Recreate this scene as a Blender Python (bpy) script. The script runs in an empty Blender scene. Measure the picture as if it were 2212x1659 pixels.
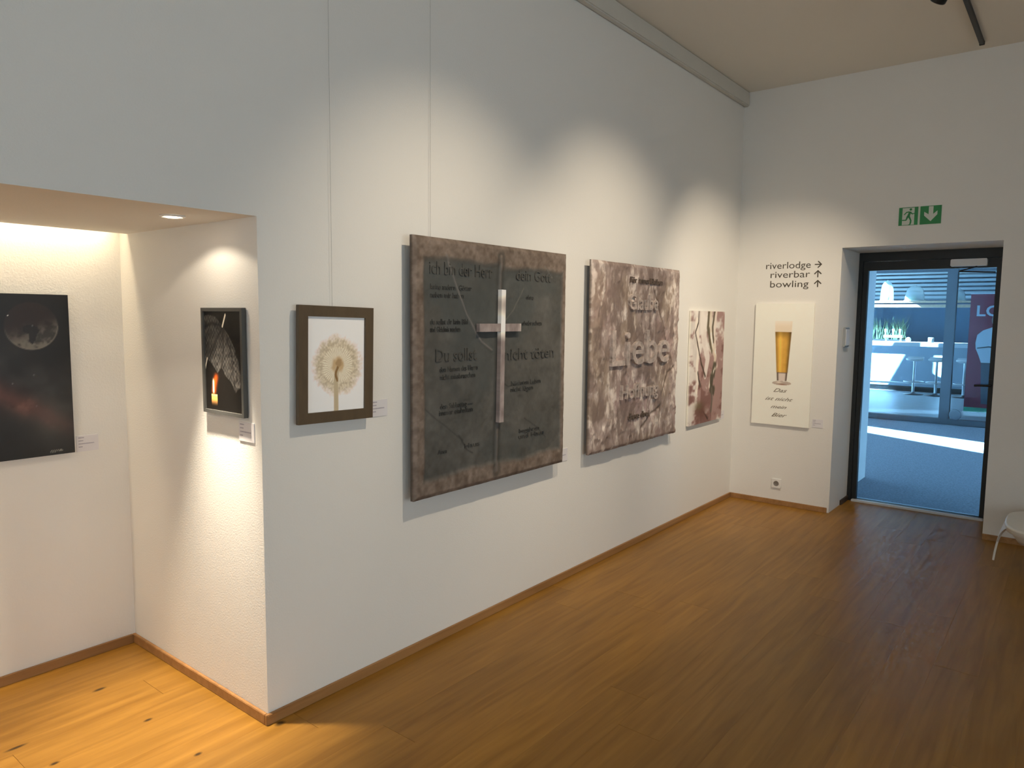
import bpy, bmesh, math, random
import numpy as np
from mathutils import Vector, Matrix
scene = bpy.context.scene
COL = scene.collection
# ------------------------------------------------------------------ camera
CX, CY, CZ = -1.5145, -2.4021, 1.6
YAW, PITCH, ROLL, FPX = 0.6696, -0.0939, 0.0101, 1550.4
cam = bpy.data.cameras.new('camera'); co = bpy.data.objects.new('camera', cam); COL.objects.link(co)
fw = Vector((math.cos(YAW)*math.cos(PITCH), math.sin(YAW)*math.cos(PITCH), math.sin(PITCH)))
rt = Vector((math.sin(YAW), -math.cos(YAW), 0)); up = rt.cross(fw)
r2 = math.cos(ROLL)*rt + math.sin(ROLL)*up; u2 = -math.sin(ROLL)*rt + math.cos(ROLL)*up
co.matrix_world = Matrix(((r2.x, u2.x, -fw.x, CX), (r2.y, u2.y, -fw.y, CY), (r2.z, u2.z, -fw.z, CZ), (0, 0, 0, 1)))
cam.sensor_width = 36; cam.lens = FPX/2212*36; cam.clip_start = .05; cam.clip_end = 300
scene.camera = co
# ------------------------------------------------------------------ world, sun, exposure
SKY = 3.7
SUN = 220.0
scene.view_settings.view_transform = 'Standard'; scene.view_settings.look = 'None'
scene.view_settings.gamma = 1; scene.view_settings.use_curve_mapping = False
scene.view_settings.exposure = 0.0
w = bpy.data.worlds.new('world'); scene.world = w; w.use_nodes = True
bg = w.node_tree.nodes['Background']; bg.inputs[0].default_value = (.87, .945, 1.0, 1); bg.inputs[1].default_value = SKY
sl = bpy.data.lights.new('sun', 'SUN'); sl.energy = SUN; sl.angle = math.radians(.6); sl.color = (1, .97, .92)
so = bpy.data.objects.new('sun', sl); COL.objects.link(so)
SUND = Vector((.35, -.75, -.56)).normalized()
so.rotation_euler = SUND.to_track_quat('-Z', 'Y').to_euler(); so.location = (8, 8, 12)
scene.cycles.use_denoising = True
scene.cycles.max_bounces = 8; scene.cycles.diffuse_bounces = 5; scene.cycles.transparent_max_bounces = 10
scene.cycles.use_adaptive_sampling = True; scene.cycles.adaptive_threshold = .08; scene.cycles.adaptive_min_samples = 20
scene.cycles.sample_clamp_indirect = 6
random.seed(4); RNG = np.random.default_rng(7)
# ------------------------------------------------------------------ dimensions
L, D, HN, HC = 4.702, 1.1315, 1.957, 3.524
DL, DR, RV, DT = -.8477, -1.9216, .5734, 2.1746     # doorway: left and right edge, depth, head
HB, TB = .042, .015                                  # baseboard
XW, YF = -5.6, -6.6                                  # wall behind the camera, window wall
ZT = HC + .25
# ------------------------------------------------------------------ helpers
def lin(c):
    c = np.asarray(c, float)/255.
    return np.where(c <= .04045, c/12.92, ((c+.055)/1.055)**2.4)
def L3(r, g, b, k=1.0): return tuple(np.clip(lin((r, g, b))*k, 0, 1)) + (1,)
MATS = {}
def mat(name, col=(.8, .8, .8, 1), rough=.5, metal=0, spec=.5, noise=None, bump=None, emit=None, coat=0, alpha=None):
    """procedural principled material; noise=(scale, amount[, stretch]); bump=(scale, strength, distance)"""
    if name in MATS: return MATS[name]
    m = bpy.data.materials.new(name); m.use_nodes = True; nt = m.node_tree; b = nt.nodes['Principled BSDF']
    b.inputs['Base Color'].default_value = col; b.inputs['Roughness'].default_value = rough
    b.inputs['Metallic'].default_value = metal; b.inputs['Specular IOR Level'].default_value = spec
    b.inputs['Coat Weight'].default_value = coat
    tc = nt.nodes.new('ShaderNodeTexCoord')
    if noise:
        mp = nt.nodes.new('ShaderNodeMapping'); nt.links.new(tc.outputs['Object'], mp.inputs[0])
        if len(noise) > 2: mp.inputs['Scale'].default_value = noise[2]
        n = nt.nodes.new('ShaderNodeTexNoise'); n.inputs['Scale'].default_value = noise[0]; n.inputs['Detail'].default_value = 6
        nt.links.new(mp.outputs[0], n.inputs['Vector'])
        r = nt.nodes.new('ShaderNodeMapRange'); r.inputs[1].default_value = .25; r.inputs[2].default_value = .75
        r.inputs[3].default_value = 1-noise[1]; r.inputs[4].default_value = 1+noise[1]; nt.links.new(n.outputs['Fac'], r.inputs[0])
        mx = nt.nodes.new('ShaderNodeVectorMath'); mx.operation = 'SCALE'; mx.inputs[0].default_value = col[:3]
        nt.links.new(r.outputs[0], mx.inputs['Scale']); nt.links.new(mx.outputs[0], b.inputs['Base Color'])
    if bump:
        n2 = nt.nodes.new('ShaderNodeTexNoise'); n2.inputs['Scale'].default_value = bump[0]; n2.inputs['Detail'].default_value = 4
        nt.links.new(tc.outputs['Object'], n2.inputs['Vector'])
        bp = nt.nodes.new('ShaderNodeBump'); bp.inputs['Strength'].default_value = bump[1]; bp.inputs['Distance'].default_value = bump[2]
        nt.links.new(n2.outputs['Fac'], bp.inputs['Height']); nt.links.new(bp.outputs[0], b.inputs['Normal'])
    if emit: b.inputs['Emission Color'].default_value = emit[0]; b.inputs['Emission Strength'].default_value = emit[1]
    MATS[name] = m; return m
def glass(name, tint, refl=1.45):
    """thin clear pane: tinted straight-through light plus a mirror reflection by Fresnel"""
    m = bpy.data.materials.new(name); m.use_nodes = True; nt = m.node_tree; nt.nodes.clear()
    o = nt.nodes.new('ShaderNodeOutputMaterial'); t = nt.nodes.new('ShaderNodeBsdfTransparent'); t.inputs[0].default_value = tint+(1,)
    g = nt.nodes.new('ShaderNodeBsdfGlossy'); g.inputs['Roughness'].default_value = .02; f = nt.nodes.new('ShaderNodeFresnel'); f.inputs[0].default_value = refl
    x = nt.nodes.new('ShaderNodeMixShader'); nt.links.new(f.outputs[0], x.inputs[0]); nt.links.new(t.outputs[0], x.inputs[1]); nt.links.new(g.outputs[0], x.inputs[2])
    nt.links.new(x.outputs[0], o.inputs[0]); MATS[name] = m; return m
def vmat(name, rough=.6, spec=.3, bump=None):
    """print or paint whose colour is stored per vertex of a fine grid"""
    if name in MATS: return MATS[name]
    m = mat(name, rough=rough, spec=spec, bump=bump); nt = m.node_tree
    a = nt.nodes.new('ShaderNodeVertexColor'); a.layer_name = 'paint'
    nt.links.new(a.outputs[0], nt.nodes['Principled BSDF'].inputs['Base Color']); return m
class MB:
    """collects boxes, tubes, lathes, prisms; build() makes ONE mesh object"""
    def __init__(s): s.v = []; s.f = []; s.sm = []
    def add(s, vs, fs, smooth=False):
        o = len(s.v); s.v += [tuple(map(float, q)) for q in vs]; s.f += [tuple(i+o for i in f) for f in fs]; s.sm += [smooth]*len(fs); return s
    def box(s, x0, x1, y0, y1, z0, z1):
        return s.add([(x, y, z) for z in (z0, z1) for y in (y0, y1) for x in (x0, x1)],
                     [(0, 2, 3, 1), (4, 5, 7, 6), (0, 1, 5, 4), (2, 6, 7, 3), (0, 4, 6, 2), (1, 3, 7, 5)])
    def tube(s, pts, r, n=8, caps=True):
        pts = [Vector(q) for q in pts]; k = len(pts); rr = r if isinstance(r, (list, tuple)) else [r]*k; vs = []; prev = None
        for i, q in enumerate(pts):
            t = (pts[min(i+1, k-1)]-pts[max(i-1, 0)]).normalized()
            if prev is None:
                a = Vector((0, 0, 1)) if abs(t.z) < .9 else Vector((1, 0, 0)); e = t.cross(a).normalized()
            else: e = (prev - t*prev.dot(t)).normalized()
            prev = e; f = t.cross(e)
            vs += [q + rr[i]*(math.cos(2*math.pi*j/n)*e + math.sin(2*math.pi*j/n)*f) for j in range(n)]
        fs = [(i*n+j, i*n+(j+1) % n, (i+1)*n+(j+1) % n, (i+1)*n+j) for i in range(k-1) for j in range(n)]
        s.add(vs, fs, n > 6)
        if caps: s.add(vs[:n], [tuple(range(n))[::-1]]); s.add(vs[-n:], [tuple(range(n))])
        return s
    def lathe(s, prof, c=(0, 0, 0), n=20, axis='z', smooth=True):
        vs = []
        for (r, h) in prof:
            for j in range(n):
                a = 2*math.pi*j/n; p = (r*math.cos(a), r*math.sin(a), h)
                if axis == 'x': p = (h, p[0], p[1])
                if axis == 'y': p = (p[0], h, p[1])
                vs.append((p[0]+c[0], p[1]+c[1], p[2]+c[2]))
        k = len(prof)
        return s.add(vs, [(i*n+j, i*n+(j+1) % n, (i+1)*n+(j+1) % n, (i+1)*n+j) for i in range(k-1) for j in range(n)], smooth)
    def prism(s, poly, y0, y1):
        """outline in local X,Z pushed from y0 to y1"""
        n = len(poly); vs = [(x, y0, z) for x, z in poly]+[(x, y1, z) for x, z in poly]
        return s.add(vs, [tuple(range(n)), tuple(range(2*n-1, n-1, -1))]+[(i, i+n, (i+1) % n+n, (i+1) % n) for i in range(n)])
    def slab(s, poly, z0, z1):
        n = len(poly); vs = [(x, y, z0) for x, y in poly]+[(x, y, z1) for x, y in poly]
        return s.add(vs, [tuple(range(n)), tuple(range(2*n-1, n-1, -1))]+[(i, i+n, (i+1) % n+n, (i+1) % n) for i in range(n)])
    def build(s, name, m, parent=None, bevel=0, loc=None):
        me = bpy.data.meshes.new(name); me.from_pydata(s.v, [], s.f); me.update()
        bm = bmesh.new(); bm.from_mesh(me); bmesh.ops.recalc_face_normals(bm, faces=bm.faces)
        if bevel: bmesh.ops.bevel(bm, geom=bm.edges[:], offset=bevel, segments=2, affect='EDGES', clamp_overlap=True)
        bm.to_mesh(me); bm.free()
        if not bevel:
            for p, q in zip(me.polygons, s.sm): p.use_smooth = q
        return link(name, me, m, parent, loc)
def link(name, me, m, parent=None, loc=None):
    o = bpy.data.objects.new(name, me); COL.objects.link(o)
    if m: me.materials.clear(); me.materials.append(m)
    if parent: o.parent = parent
    if loc: o.location = loc
    return o
def tag(o, label=None, cat=None, group=None, kind=None):
    if label: o['label'] = label
    if cat: o['category'] = cat
    if group: o['group'] = group
    if kind: o['kind'] = kind
    return o
def empty(name, loc=(0, 0, 0), rot=(0, 0, 0)):
    o = bpy.data.objects.new(name, None); COL.objects.link(o); o.location = loc; o.rotation_euler = rot; o.empty_display_size = .1; return o
def struct(o): o['kind'] = 'structure'; return o
def copy_tree(o, parent=None):
    c = o.copy(); COL.objects.link(c); c.parent = parent
    for ch in list(o.children): copy_tree(ch, c)
    return c
def text_data(s, width=None, height=None, depth=.001, shear=0, align='LEFT', bold=0, spacing=1.0):
    """text as mesh in local X (right), Z (up), front towards -Y, baseline at z=0"""
    cu = bpy.data.curves.new('t', 'FONT'); cu.body = s; cu.size = 1; cu.shear = shear; cu.offset = bold; cu.space_character = spacing; cu.resolution_u = 3
    o = bpy.data.objects.new('t', cu); COL.objects.link(o); bpy.context.view_layer.update()
    dg = bpy.context.evaluated_depsgraph_get(); me = bpy.data.meshes.new_from_object(o.evaluated_get(dg))
    bpy.data.objects.remove(o); bpy.data.curves.remove(cu)
    v = np.array([q.co[:] for q in me.vertices]); x0, x1 = v[:, 0].min(), v[:, 0].max()
    h = .72
    sx = (width/(x1-x0)) if width else (height/h); sz = (height/h) if height else sx
    bm = bmesh.new(); bm.from_mesh(me)
    ret = bmesh.ops.extrude_face_region(bm, geom=bm.faces[:]); 
    for e in ret['geom']:
        if isinstance(e, bmesh.types.BMVert): e.co.z += 1
    for q in bm.verts:
        X = (q.co.x-x0)*sx; 
        if align == 'RIGHT': X -= (x1-x0)*sx
        if align == 'CENTER': X -= (x1-x0)*sx/2
        q.co = (X, -depth*q.co.z, q.co.y*sz)
    bmesh.ops.recalc_face_normals(bm, faces=bm.faces); bm.to_mesh(me); bm.free(); return me
def text(name, s, m, parent, loc, gap=None, **k):
    """gap: pieces further apart than this along x become objects of their own (letters or words)"""
    me = text_data(s, **k); me.name = name
    if gap is None:
        o = link(name, me, m, parent); o.location = loc; return o
    V = [q.co.copy() for q in me.vertices]; F = [tuple(p.vertices) for p in me.polygons]; bpy.data.meshes.remove(me)
    sp = sorted((min(V[i].x for i in f), max(V[i].x for i in f), n) for n, f in enumerate(F)); groups = []; hi = -1e9
    for x0, x1, n in sp:
        if x0-hi > gap: groups.append([])
        groups[-1].append(n); hi = max(hi, x1)
    for g in groups:
        ids = sorted({i for n in g for i in F[n]}); mp = {i: j for j, i in enumerate(ids)}; d = bpy.data.meshes.new(name)
        d.from_pydata([V[i] for i in ids], [], [tuple(mp[i] for i in F[n]) for n in g]); link(name, d, m, parent).location = loc
# numpy noise
def vnoise(x, y, seed):
    g = np.random.default_rng(seed).random((64, 64)); xi = np.floor(x).astype(int); yi = np.floor(y).astype(int); fx = x-xi; fy = y-yi
    fx = fx*fx*(3-2*fx); fy = fy*fy*(3-2*fy); a = g[yi % 64, xi % 64]; b = g[yi % 64, (xi+1) % 64]; c = g[(yi+1) % 64, xi % 64]; d = g[(yi+1) % 64, (xi+1) % 64]
    return (a*(1-fx)+b*fx)*(1-fy)+(c*(1-fx)+d*fx)*fy
def fbm(x, y, seed, oct=4):
    s = 0; a = .5; t = 0
    for i in range(oct): s = s+a*vnoise(x*2**i, y*2**i, seed+i); t += a; a *= .55
    return s/t
def sst(a, b, x):
    t = np.clip((x-a)/(b-a), 0, 1); return t*t*(3-2*t)
def seg(x, z, pts):
    """distance to a polyline and the parameter 0..1 along it"""
    best = np.full(x.shape, 9.); par = np.zeros(x.shape); n = len(pts)-1
    for i in range(n):
        ax, az = pts[i]; bx, bz = pts[i+1]; dx, dz = bx-ax, bz-az; t = np.clip(((x-ax)*dx+(z-az)*dz)/(dx*dx+dz*dz), 0, 1)
        d = np.hypot(x-ax-t*dx, z-az-t*dz); m = d < best; best = np.where(m, d, best); par = np.where(m, (i+t)/n, par)
    return best, par
def inpoly(x, z, poly):
    r = np.zeros(x.shape, bool); n = len(poly)
    for i in range(n):
        x1, z1 = poly[i]; x2, z2 = poly[(i+1) % n]
        c = ((z1 > z) != (z2 > z)) & (x < (x2-x1)*(z-z1)/(z2-z1+1e-12)+x1); r ^= c
    return r
ILL = .62
def mixc(base, col, m): return base*(1-m[..., None])+np.array(col, float)*m[..., None]
def panel(name, wd, ht, nx, nz, paint, m, parent, y=-.02, thick=.02, relief=None, edge=None):
    """painted board: front grid at local y, back at y+thick; colours by paint(x,z) in sRGB as photographed"""
    xs = np.linspace(0, wd, nx); zs = np.linspace(0, ht, nz); X, Z = np.meshgrid(xs, zs)
    H = relief(X, Z) if relief is not None else np.zeros_like(X)
    C = np.clip(paint(X, Z), 0, 255); Cl = np.clip(lin(C)/ILL, 0, .95)
    V = np.stack([X, y-H, Z], -1).reshape(-1, 3); n = nx*nz
    i = np.arange(nz-1)[:, None]*nx+np.arange(nx-1)[None, :]; F = np.stack([i, i+1, i+nx+1, i+nx], -1).reshape(-1, 4)
    rim = list(range(nx))+[k*nx+nx-1 for k in range(1, nz)]+[(nz-1)*nx+k for k in range(nx-2, -1, -1)]+[k*nx for k in range(nz-2, 0, -1)]
    B = V[rim].copy(); B[:, 1] = y+thick; RF = [(rim[a], n+a, n+(a+1) % len(rim), rim[(a+1) % len(rim)]) for a in range(len(rim))]
    me = bpy.data.meshes.new(name); me.from_pydata(np.vstack([V, B]).tolist(), [], F.tolist()+RF+[tuple(range(n+len(rim)-1, n-1, -1))])
    ec = np.clip(lin(np.array(edge))/ILL, 0, .95) if edge is not None else None
    A = np.ones((n+len(rim), 4)); A[:n, :3] = Cl.reshape(-1, 3); A[n:, :3] = Cl.reshape(-1, 3)[rim] if ec is None else ec
    at = me.color_attributes.new('paint', 'FLOAT_COLOR', 'POINT'); at.data.foreach_set('color', A.ravel())
    me.update(); sm = np.zeros(len(me.polygons), bool); sm[:len(F)] = relief is not None; me.polygons.foreach_set('use_smooth', sm)
    return link(name, me, m, parent)
# ------------------------------------------------------------------ materials of the place
WALL = mat('wall_plaster', (.80, .785, .745, 1), .85, spec=.2, bump=(140, .22, .004), noise=(1.3, .015))
CEIL = mat('ceiling_paint', (.78, .74, .66, 1), .9, spec=.15, bump=(160, .1, .003))
BLACK = mat('black_metal', (.012, .012, .012, 1), .45)
DARKF = mat('dark_door_metal', (.010, .012, .012, 1), .42, noise=(6, .2))
ALU = mat('brushed_aluminium', (.62, .64, .66, 1), .32, metal=.9, noise=(30, .08))
WHITEP = mat('white_plastic', (.82, .81, .78, 1), .35)
PAPER = mat('card_paper', (.74, .72, .74, 1), .7, noise=(20, .02))
INK = mat('dark_ink', (.05, .045, .035, 1), .7, noise=(40, .1))
GINK = mat('grey_ink', (.42, .40, .46, 1), .7, noise=(60, .2))
def wood(name, c1, c2, rough, knots=()):
    m = bpy.data.materials.new(name); m.use_nodes = True; nt = m.node_tree; b = nt.nodes['Principled BSDF']; N = nt.nodes.new; K = nt.links.new
    g = N('ShaderNodeNewGeometry'); oi = N('ShaderNodeObjectInfo')
    sc = N('ShaderNodeVectorMath'); sc.operation = 'MULTIPLY'; sc.inputs[1].default_value = (1.2, 16, 16); K(g.outputs['Position'], sc.inputs[0])
    off = N('ShaderNodeVectorMath'); off.operation = 'SCALE'; off.inputs[0].default_value = (37, 11, 5); K(oi.outputs['Random'], off.inputs['Scale'])
    ad = N('ShaderNodeVectorMath'); K(sc.outputs[0], ad.inputs[0]); K(off.outputs[0], ad.inputs[1])
    n1 = N('ShaderNodeTexNoise'); n1.inputs['Scale'].default_value = 1.6; n1.inputs['Detail'].default_value = 8; n1.inputs['Distortion'].default_value = .6; K(ad.outputs[0], n1.inputs['Vector'])
    cr = N('ShaderNodeValToRGB'); cr.color_ramp.elements[0].position = .3; cr.color_ramp.elements[1].position = .72
    cr.color_ramp.elements[0].color = c1+(1,); cr.color_ramp.elements[1].color = c2+(1,); K(n1.outputs['Fac'], cr.inputs[0])
    tr = N('ShaderNodeMapRange'); tr.inputs[3].default_value = .91; tr.inputs[4].default_value = 1.07; K(oi.outputs['Random'], tr.inputs[0])
    s2 = N('ShaderNodeVectorMath'); s2.operation = 'SCALE'; K(cr.outputs[0], s2.inputs[0]); K(tr.outputs[0], s2.inputs['Scale'])
    last = s2.outputs[0]
    for (kx, ky, ra, rb) in knots:                       # single knots of the oak boards
        d = N('ShaderNodeVectorMath'); d.operation = 'SUBTRACT'; d.inputs[1].default_value = (kx, ky, 0); K(g.outputs['Position'], d.inputs[0])
        e = N('ShaderNodeVectorMath'); e.operation = 'DIVIDE'; e.inputs[1].default_value = (ra, rb, 1); K(d.outputs[0], e.inputs[0])
        l = N('ShaderNodeVectorMath'); l.operation = 'LENGTH'; K(e.outputs[0], l.inputs[0])
        mr = N('ShaderNodeMapRange'); mr.inputs[1].default_value = .35; mr.inputs[2].default_value = .95; mr.inputs[3].default_value = .16; mr.inputs[4].default_value = 1; K(l.outputs['Value'], mr.inputs[0])
        s3 = N('ShaderNodeVectorMath'); s3.operation = 'SCALE'; K(last, s3.inputs[0]); K(mr.outputs[0], s3.inputs['Scale']); last = s3.outputs[0]
    K(last, b.inputs['Base Color']); b.inputs['Roughness'].default_value = rough; b.inputs['Specular IOR Level'].default_value = .36
    bp = N('ShaderNodeBump'); bp.inputs['Strength'].default_value = .06; bp.inputs['Distance'].default_value = .003; K(n1.outputs['Fac'], bp.inputs['Height']); K(bp.outputs[0], b.inputs['Normal'])
    MATS[name] = m; return m
KN = [(-.307, .779, .035, .014), (-.285, .386, .022, .012), (-.274, .022, .02, .012), (.03, -.035, .03, .022), (-.623, .362, .022, .012), (-.676, .574, .05, .012)]
OAK = wood('oak_floor', (.235, .106, .013), (.36, .178, .028), .40, KN)
OAKB = wood('oak_skirting', (.28, .14, .05), (.40, .21, .08), .45)
# ------------------------------------------------------------------ room shell
fl = struct(MB().box(XW, L+RV, YF, D+.1, -.12, -.021).build('floor', mat('screed', (.12, .10, .08, 1), .9, noise=(4, .1))))
me = MB().box(0, 1, .0007, .9993, -.02, 0).build('plank', OAK); pm = me.data; bpy.data.objects.remove(me)
PW = .178
rows = [(y, min(y+PW, D), .0) for y in np.arange(0, D, PW)]+[(max(y-PW, YF), y, None) for y in np.arange(0, YF, -PW)]
for y0, yy, xend in rows:
    y0, yy = float(y0), float(yy); x = XW-random.random()*2.0
    if xend is None: xend = L+RV if -1.95 < (y0+yy)/2 < -.8 else L
    while x < xend:
        ln = random.choice((1.8, 2.0, 2.2, 2.4)); a = max(x, XW); b = min(x+ln, xend)
        if b-a > .02:
            o = bpy.data.objects.new('plank', pm); COL.objects.link(o); o.parent = fl; o.location = (a+.0006, y0, 0); o.scale = (b-a-.0012, yy-y0, 1)
        x += ln
struct(MB().box(XW-.3, L+RV, YF-.3, .4, HC, ZT).build('ceiling', CEIL))
struct(MB().box(0, L+.25, 0, D+.3, 0, HC).build('wall_back', WALL))
lt = MB().box(XW, 0, 0, D-.085, HN, HC).box(XW, 0, D-.085, D, HN+.16, HC); struct(lt.build('wall_back_lintel', WALL))
struct(MB().box(XW, 0, D, D+.3, 0, HC).build('wall_niche_back', WALL))
struct(MB().box(XW, -2.3, 0, D, 0, HN).build('wall_niche_left', WALL))
rw = MB().box(L, L+RV+.12, DL, .0, 0, HC).box(L, L+RV+.12, YF, DR, 0, HC).box(L, L+RV+.12, DR, DL, DT, HC)
struct(rw.build('wall_right', WALL))
WZ0, WZ1 = .5, 2.75
GLW = glass('window_glass', (.93, .96, .97))
def window(i, a, b, side):
    """two-pane window in the wall behind the camera ('front', runs along x) or at its left ('left', runs along y)"""
    mid = (a+b)/2; wn = struct(empty('window_%d' % i, (mid, YF-.15, WZ0) if side == 'front' else (XW-.15, mid, WZ0), (0, 0, 0 if side == 'front' else math.radians(-90))))
    hw = (b-a)/2; h = WZ1-WZ0; f = MB()
    f.box(-hw, hw, -.03, .03, 0, .06).box(-hw, hw, -.03, .03, h-.06, h).box(-hw, -hw+.06, -.03, .03, .06, h-.06).box(hw-.06, hw, -.03, .03, .06, h-.06).box(-.03, .03, -.03, .03, .06, h-.06)
    f.build('window_frame', DARKF, wn)
    for s in (-1, 1): MB().box(min(s*.03, s*(hw-.06)), max(s*.03, s*(hw-.06)), -.004, .004, .06, h-.06).build('pane', GLW, wn)
    pl = bpy.data.lights.new('window_portal', 'AREA'); pl.shape = 'RECTANGLE'; pl.size = b-a; pl.size_y = h; pl.cycles.is_portal = True
    po = bpy.data.objects.new('window_portal', pl); COL.objects.link(po); po.parent = wn; po.location = (0, .05, h/2); po.rotation_euler = (math.radians(90), 0, 0)
def pierced(spans, lo, hi, emit):
    emit(lo, hi, 0, WZ0); emit(lo, hi, WZ1, HC); c = [lo]+[q for p in spans for q in p]+[hi]
    for i in range(0, len(c), 2): emit(c[i], c[i+1], WZ0, WZ1)
WINF = [(-5.0, -3.0), (-2.6, -.6), (-.2, 1.8)]; WINL = [(-6.0, -3.9), (-3.5, -1.4)]
m1 = MB(); pierced(WINL, YF, D, lambda a, b, z0, z1: m1.box(XW-.3, XW, a, b, z0, z1)); struct(m1.build('wall_left', WALL))
m2 = MB(); pierced(WINF, XW-.3, L+RV+.12, lambda a, b, z0, z1: m2.box(a, b, YF-.3, YF, z0, z1)); struct(m2.build('wall_front', WALL))
for i, (a, b) in enumerate(WINF): window(i+1, a, b, 'front')
for i, (a, b) in enumerate(WINL): window(i+6, a, b, 'left')  # unseen left windows, added so that skylight brightens the end wall
struct(MB().box(XW-.3, L+RV+.12, D+.3, 14, 0, ZT).build('sun_block_building_behind', WALL))  # unseen mass added to keep a second sun strip off the courtyard
struct(MB().box(-12, XW-.32, .4, 9, 0, 8).build('sun_block_building_wing', WALL))  # unseen tall block added to keep the sun out of the left windows
# baseboards
struct(MB().box(-TB, L-.0005, -TB, 0, 0, HB).build('baseboard_back', OAKB, bevel=.002))
struct(MB().box(-TB, 0, .0005, D, 0, HB).build('baseboard_niche_side', OAKB, bevel=.002))
struct(MB().box(-2.3, -TB-.0005, D-TB, D, 0, HB).build('baseboard_niche_back', OAKB, bevel=.002))
struct(MB().box(L-TB, L, DL+.015, -TB-.0005, 0, HB).build('baseboard_right', OAKB, bevel=.002))
struct(MB().box(L-TB, L, YF, DR, 0, HB).build('baseboard_right_far', OAKB, bevel=.002))
struct(MB().box(L+.34, L+RV-.002, DL-TB, DL, 0, HB).build('baseboard_doorway', mat('dark_skirting', (.05, .03, .018, 1), .5, noise=(9, .2)), bevel=.002))
struct(MB().box(-.0, L-.002, -.045, 0, HC-.118, HC).build('trim_1', mat('rail_paint', (.62, .60, .54, 1), .7, noise=(8, .02)), bevel=.008))
# ------------------------------------------------------------------ glass door in the end wall
FLY, FRY, FTZ = -.9217, -1.8443, 2.0221; XD = L+RV
GLD = glass('door_glass', (.60, .84, 1.0))
door = struct(empty('door_1', (XD, (DL+DR)/2, 0)))
cy_ = (DL+DR)/2
def dbox(name, x0, x1, y0, y1, z0, z1, m, par=None, bevel=.003): return MB().box(x0-XD, x1-XD, y0-cy_, y1-cy_, z0, z1).build(name, m, par or door, bevel)
for n_, (y0, y1, z0, z1) in (('frame_post', (DL-.034, DL, 0, DT)), ('frame_post', (DR, DR+.034, 0, DT)), ('frame_head', (DR+.034, DL-.034, DT-.075, DT))): dbox(n_, XD, XD+.07, y0, y1, z0, z1, DARKF)
leaf = MB()
for (y0, y1, z0, z1) in ((FLY, DL-.037, .012, DT-.078), (DR+.037, FRY, .012, DT-.078), (FRY, FLY, FTZ, DT-.078), (FRY, FLY, .012, .02)): leaf.box(.008, .06, y0-cy_, y1-cy_, z0, z1)
lf = leaf.build('leaf_frame', DARKF, door)
dbox('glass_pane', XD+.028, XD+.036, FRY-.004, FLY+.004, .016, FTZ+.004, GLD, bevel=0)
dbox('threshold', XD-.03, XD+.09, FRY-.03, FLY+.03, -.001, .019, mat('threshold_silver', (.70, .72, .74, 1), .35, metal=.2, noise=(20, .04)))
hd = MB().tube([(-.012, -1.862-cy_, 1.094), (-.05, -1.862-cy_, 1.094)], .009, 10).tube([(-.05, -1.868-cy_, 1.094), (-.052, -1.80-cy_, 1.093), (-.048, -1.755-cy_, 1.090)], .0095, 10)
hd.build('door_handle', mat('dark_lever', (.05, .05, .05, 1), .25, metal=.8), door)
MB().box(-.002, .008, -1.878-cy_, -1.846-cy_, 1.05, 1.14).build('handle_plate', BLACK, door, .002)
cl = dbox('door_closer', XD-.062, XD+.006, -1.785, -1.537, 2.033, 2.09, mat('closer_silver', (.80, .82, .84, 1), .4, metal=0, noise=(12, .03)), bevel=.005)
MB().tube([(-.035, -1.719-cy_, 2.03), (-.045, -1.60-cy_, 1.994)], .006, 6).tube([(-.045, -1.60-cy_, 1.992), (-.03, -1.842-cy_, 1.982)], .006, 6).build('closer_arm', BLACK, cl)
# ------------------------------------------------------------------ courtyard and bar opposite
ASPH = mat('asphalt', (.20, .235, .29, 1), .8, noise=(60, .35), bump=(220, .5, .004))
struct(MB().box(XD-.02, 30, -16, 16, -.3, -.004).build('courtyard_ground', ASPH))
OUTW = mat('white_render', (.78, .80, .82, 1), .8, noise=(3, .03))
struct(MB().box(XD+.12, 6.42, -.75, -.55, -.004, 3.2).build('wall_entrance_wing', OUTW))
def ext(p, q, t): return (p[0]+(q[0]-p[0])*t, p[1]+(q[1]-p[1])*t)
HG = 3.25; k_ = HG/.56; sx_, sy_ = -.35*k_, .75*k_
na, nb = (9.334+sx_, -.142+sy_), (8.581+sx_, -1.556+sy_); fa, fb = (10.291+sx_, .065+sy_), (9.752+sx_, -1.447+sy_)
ROOF = mat('canopy_concrete', (.42, .42, .41, 1), .85, noise=(3, .06))
p0, p1 = ext(na, nb, -1.6), ext(na, nb, 2.5); q0, q1 = ext(fa, fb, -2.0), ext(fa, fb, 6.0)
struct(MB().slab([(XD+.12, p0[1]), p0, p1, (XD+.12, p1[1]-.02)], HG, HG+.2).build('sun_mask_canopy_near', ROOF))  # unseen slab, oblique edge shaped to cut the sun strip's near border
struct(MB().slab([(11.35, q0[1]), q0, q1, (11.35, q1[1])], HG, HG+.2).build('sun_mask_canopy_far', ROOF))  # added out of view; its slanted edge ends the sun strip on the far side
struct(MB().box(XD+.12, 7.8, -5, .9, 2.38, 2.5).build('door_shade_slab', ROOF))  # unseen slab added to darken the ground outside the door
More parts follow.
